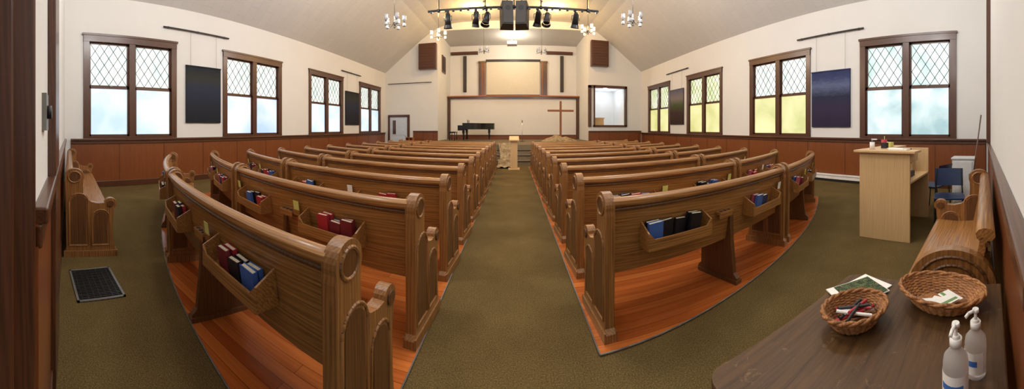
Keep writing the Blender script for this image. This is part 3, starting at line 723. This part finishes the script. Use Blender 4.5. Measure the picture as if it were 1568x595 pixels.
def wick():
    m,nt,b=newmat('wicker'); v=coords(nt,(1,1,1)); f=noise(nt,v,60,4,0.7)
    nt.links.new(ramp(nt,f,[(0.3,s2l(110,68,34)),(0.55,s2l(164,110,60)),(0.75,s2l(196,144,88))]),b.inputs['Base Color']); setp(b,Roughness=0.6); return m
M['wick']=wick()
def basket(x,y,rx,ry,h,rot,name):
    b=MB(); mx=T(x,y,TZ+0.002)@RZ(rot)
    ns=30; rows=15; na=ns*4
    for side in (0,1):
        vs=[];
        rr=rows*4
        for k in range(rr+1):
            q=k/rr; rad=0.62+0.38*(q**0.75)
            z=h*q
            for j in range(na):
                t=2*pi*j/na
                row=k//4
                w=0.0035*sin(ns/2*t+pi*row)*abs(sin(pi*(k%4)/4+0.3))
                off=w-(0.004 if side else 0)
                vs.append(((rx*rad+off)*cos(t),(ry*rad+off)*sin(t),z))
        fs=[(k*na+j,k*na+(j+1)%na,(k+1)*na+(j+1)%na,(k+1)*na+j) for k in range(rr) for j in range(na)]
        b.add(vs,fs,'wick',True,mx)
    vs=[(rx*0.62*cos(2*pi*j/40),ry*0.62*sin(2*pi*j/40),0.002) for j in range(40)]
    b.add(vs,[tuple(range(40))],'wick',False,mx)
    for kk in range(2):
        pts=[((rx+0.004*cos(9*2*pi*j/72+kk*pi))*cos(2*pi*j/72),(ry+0.004*cos(9*2*pi*j/72+kk*pi))*sin(2*pi*j/72),h+0.004*sin(9*2*pi*j/72+kk*pi)) for j in range(73)]
        b.tube(pts,0.006,'wick',n=6,mx=mx)
    b.make(name,0,recalc=False)
B1=(0.99,0.49); B2=(1.20,0.215)
basket(B1[0],B1[1],0.125,0.095,0.06,-27,'wicker_basket')
basket(B2[0],B2[1],0.175,0.12,0.065,80,'wicker_basket')
b=MB(); rr=random.Random(3)
for i in range(12):
    a=rr.uniform(-40,40)-27; cx=B1[0]+rr.uniform(-0.03,0.03); cy=B1[1]+rr.uniform(-0.02,0.02); z=TZ+0.025+i*0.003
    mx=T(cx,cy,z)@RZ(a)@Matrix.Rotation(radians(rr.uniform(-6,10)),4,'Y')
    mt=rr.choice(['black','black','black','white','red','black','black'])
    L=0.068
    b.cyl((-L,0,0),(L*0.85,0,0),0.0055,mt,n=8,mx=mx); b.cyl((L*0.85,0,0),(L,0,0),0.0055,'grey',r1=0.001,n=8,mx=mx)
b.make('pens')
b=MB(); gm=plain('green_card',s2l(110,150,90),0.6)
for i,(dx,dy,a) in enumerate(((0,0,10),(-0.02,0.03,40),(0.02,-0.03,-20),(-0.02,-0.02,70))):
    mx=T(B2[0]+dx,B2[1]+dy,TZ+0.012+0.006*i)@RZ(a+70)
    b.box((-0.045,-0.028,0),(0.045,0.028,0.002),'paper',mx); b.box((-0.044,0.005,0.002),(0.044,0.02,0.0024),gm,mx)
b.make('business_cards')
m,nt,bb=newmat('leaf_photo'); g=nt.nodes.new('ShaderNodeTexCoord').outputs['Object']
f=noise(nt,g,38,6,0.8,1.5)
nt.links.new(ramp(nt,f,[(0.38,s2l(18,26,16)),(0.49,s2l(50,68,34)),(0.58,s2l(112,118,80)),(0.66,s2l(100,54,38))]),bb.inputs['Base Color']); setp(bb,Roughness=0.5); bb.inputs['Specular IOR Level'].default_value=0.2; M['leaf']=m
b=MB()
for i,(dx,dy,a) in enumerate(((0.02,0.0,-18),(-0.01,0.005,-30))):
    mx=T(1.185,0.565,TZ+0.001+0.005*i)@T(dx,dy,0)@RZ(a)
    b.box((-0.11,-0.08,0),(0.11,0.08,0.004),'paper',mx)
    if i==1: b.box((-0.075,-0.077,0.004),(0.107,0.077,0.0045),'leaf',mx)
b.make('booklet')
m,nt,bb=newmat('clear_plastic'); setp(bb,Roughness=0.08); bb.inputs['Base Color'].default_value=(1,1,1,1); bb.inputs['Transmission Weight'].default_value=0.78; bb.inputs['IOR'].default_value=1.12; M['clear']=m
lab=plain('label_blue',s2l(60,110,190),0.4); M['lab']=lab
def bottle(x,y,s,a):
    b=MB(); mx=T(x,y,TZ+0.001)@RZ(a)@Matrix.Scale(s,4)
    b.lathe([(0.001,0),(0.030,0),(0.034,0.006),(0.035,0.10),(0.032,0.118),(0.018,0.135),(0.014,0.14),(0.014,0.15)],(0,0,0),'clear',28,mx)
    vs=[];n=10
    for i in range(n+1):
        t=radians(95+ (265-95)*i/n)
        for z in (0.02,0.085): vs.append((0.0357*cos(t),0.0357*sin(t),z))
    b.add(vs,[(2*i,2*i+2,2*i+3,2*i+1) for i in range(n)],'white',True,mx)
    vs2=[(p[0]*1.01,p[1]*1.01,0.045 if p[2]<0.05 else 0.062) for p in vs]
    b.add(vs2,[(2*i,2*i+2,2*i+3,2*i+1) for i in range(2,n-2)],'lab',True,mx)
    b.cyl((0,0,0.145),(0,0,0.165),0.017,'white',n=20,mx=mx); b.cyl((0,0,0.165),(0,0,0.172),0.011,'white',n=14,mx=mx); b.cyl((0,0,0.172),(0,0,0.195),0.005,'white',mx=mx)
    b.cyl((0,0,0.195),(0,0,0.205),0.012,'white',r1=0.010,n=14,mx=mx); b.tube([(0,0,0.2),(-0.03,0,0.203),(-0.045,0,0.196)],0.005,'white',mx=mx)
    b.make('hand_sanitizer_bottle')
bottle(0.785,0.105,0.97,-10); bottle(0.875,0.06,0.9,-40)
# ------------------------------------------------------------------ lights
def plight(name,loc,e,col,r=0.1):
    l=bpy.data.lights.new(name,'POINT'); l.energy=e; l.color=col; l.shadow_soft_size=r
    o=bpy.data.objects.new(name,l); o.location=loc; scene.collection.objects.link(o)
warm=(1,0.58,0.18); neu=(1,0.985,0.965)
plight('truss_lamp',(-2.1,8.35,4.6),130,warm,0.08); plight('truss_lamp',(2.05,8.35,4.7),130,warm,0.08)
plight('ceiling_glow_fill',(-1.9,14.6,6.75),200,warm,0.15); plight('ceiling_glow_fill',(1.9,14.6,6.75),200,warm,0.15)  # added lights for the warm ceiling glow, no fixture here
plight('chancel_lamp',(0,17.8,6.2),120,(1,0.88,0.68),0.3)
plight('booth_lamp',(5.4,17.6,3.5),28,(0.85,0.92,1),0.1)
plight('pendant_fill',(-2.87,7,4.6),115,neu,0.3); plight('pendant_fill',(2.85,7,4.6),115,neu,0.3)  # added fill light above chandeliers that are modelled unlit
plight('pendant_fill',(-2.9,2.2,4.7),165,neu,0.3); plight('pendant_fill',(2.9,2.2,4.7),165,neu,0.3)  # fill light for the added out-of-view chandeliers
plight('nave_fill',(0,4.0,6.0),235,neu,0.5); plight('nave_fill',(0,10.5,5.6),190,neu,0.5)  # added soft daylight fill along the nave, no fixture
w=bpy.data.worlds.new('World'); scene.world=w; w.use_nodes=True
w.node_tree.nodes['Background'].inputs[0].default_value=(0.75,0.85,1,1); w.node_tree.nodes['Background'].inputs[1].default_value=0.5
# ------------------------------------------------------------------ camera
cam=bpy.data.cameras.new('camera'); co=bpy.data.objects.new('camera',cam); scene.collection.objects.link(co)
cam.type='PANO'; cam.panorama_type='CENTRAL_CYLINDRICAL'
F=600.0
cam.central_cylindrical_range_u_min=-1004/F; cam.central_cylindrical_range_u_max=996/F
cam.central_cylindrical_range_v_min=-509/F; cam.central_cylindrical_range_v_max=250/F
cam.central_cylindrical_radius=1.0
cam.clip_start=0.01; cam.clip_end=100
co.location=(0,0,1.45); co.rotation_euler=(radians(90),0,0)
scene.camera=co
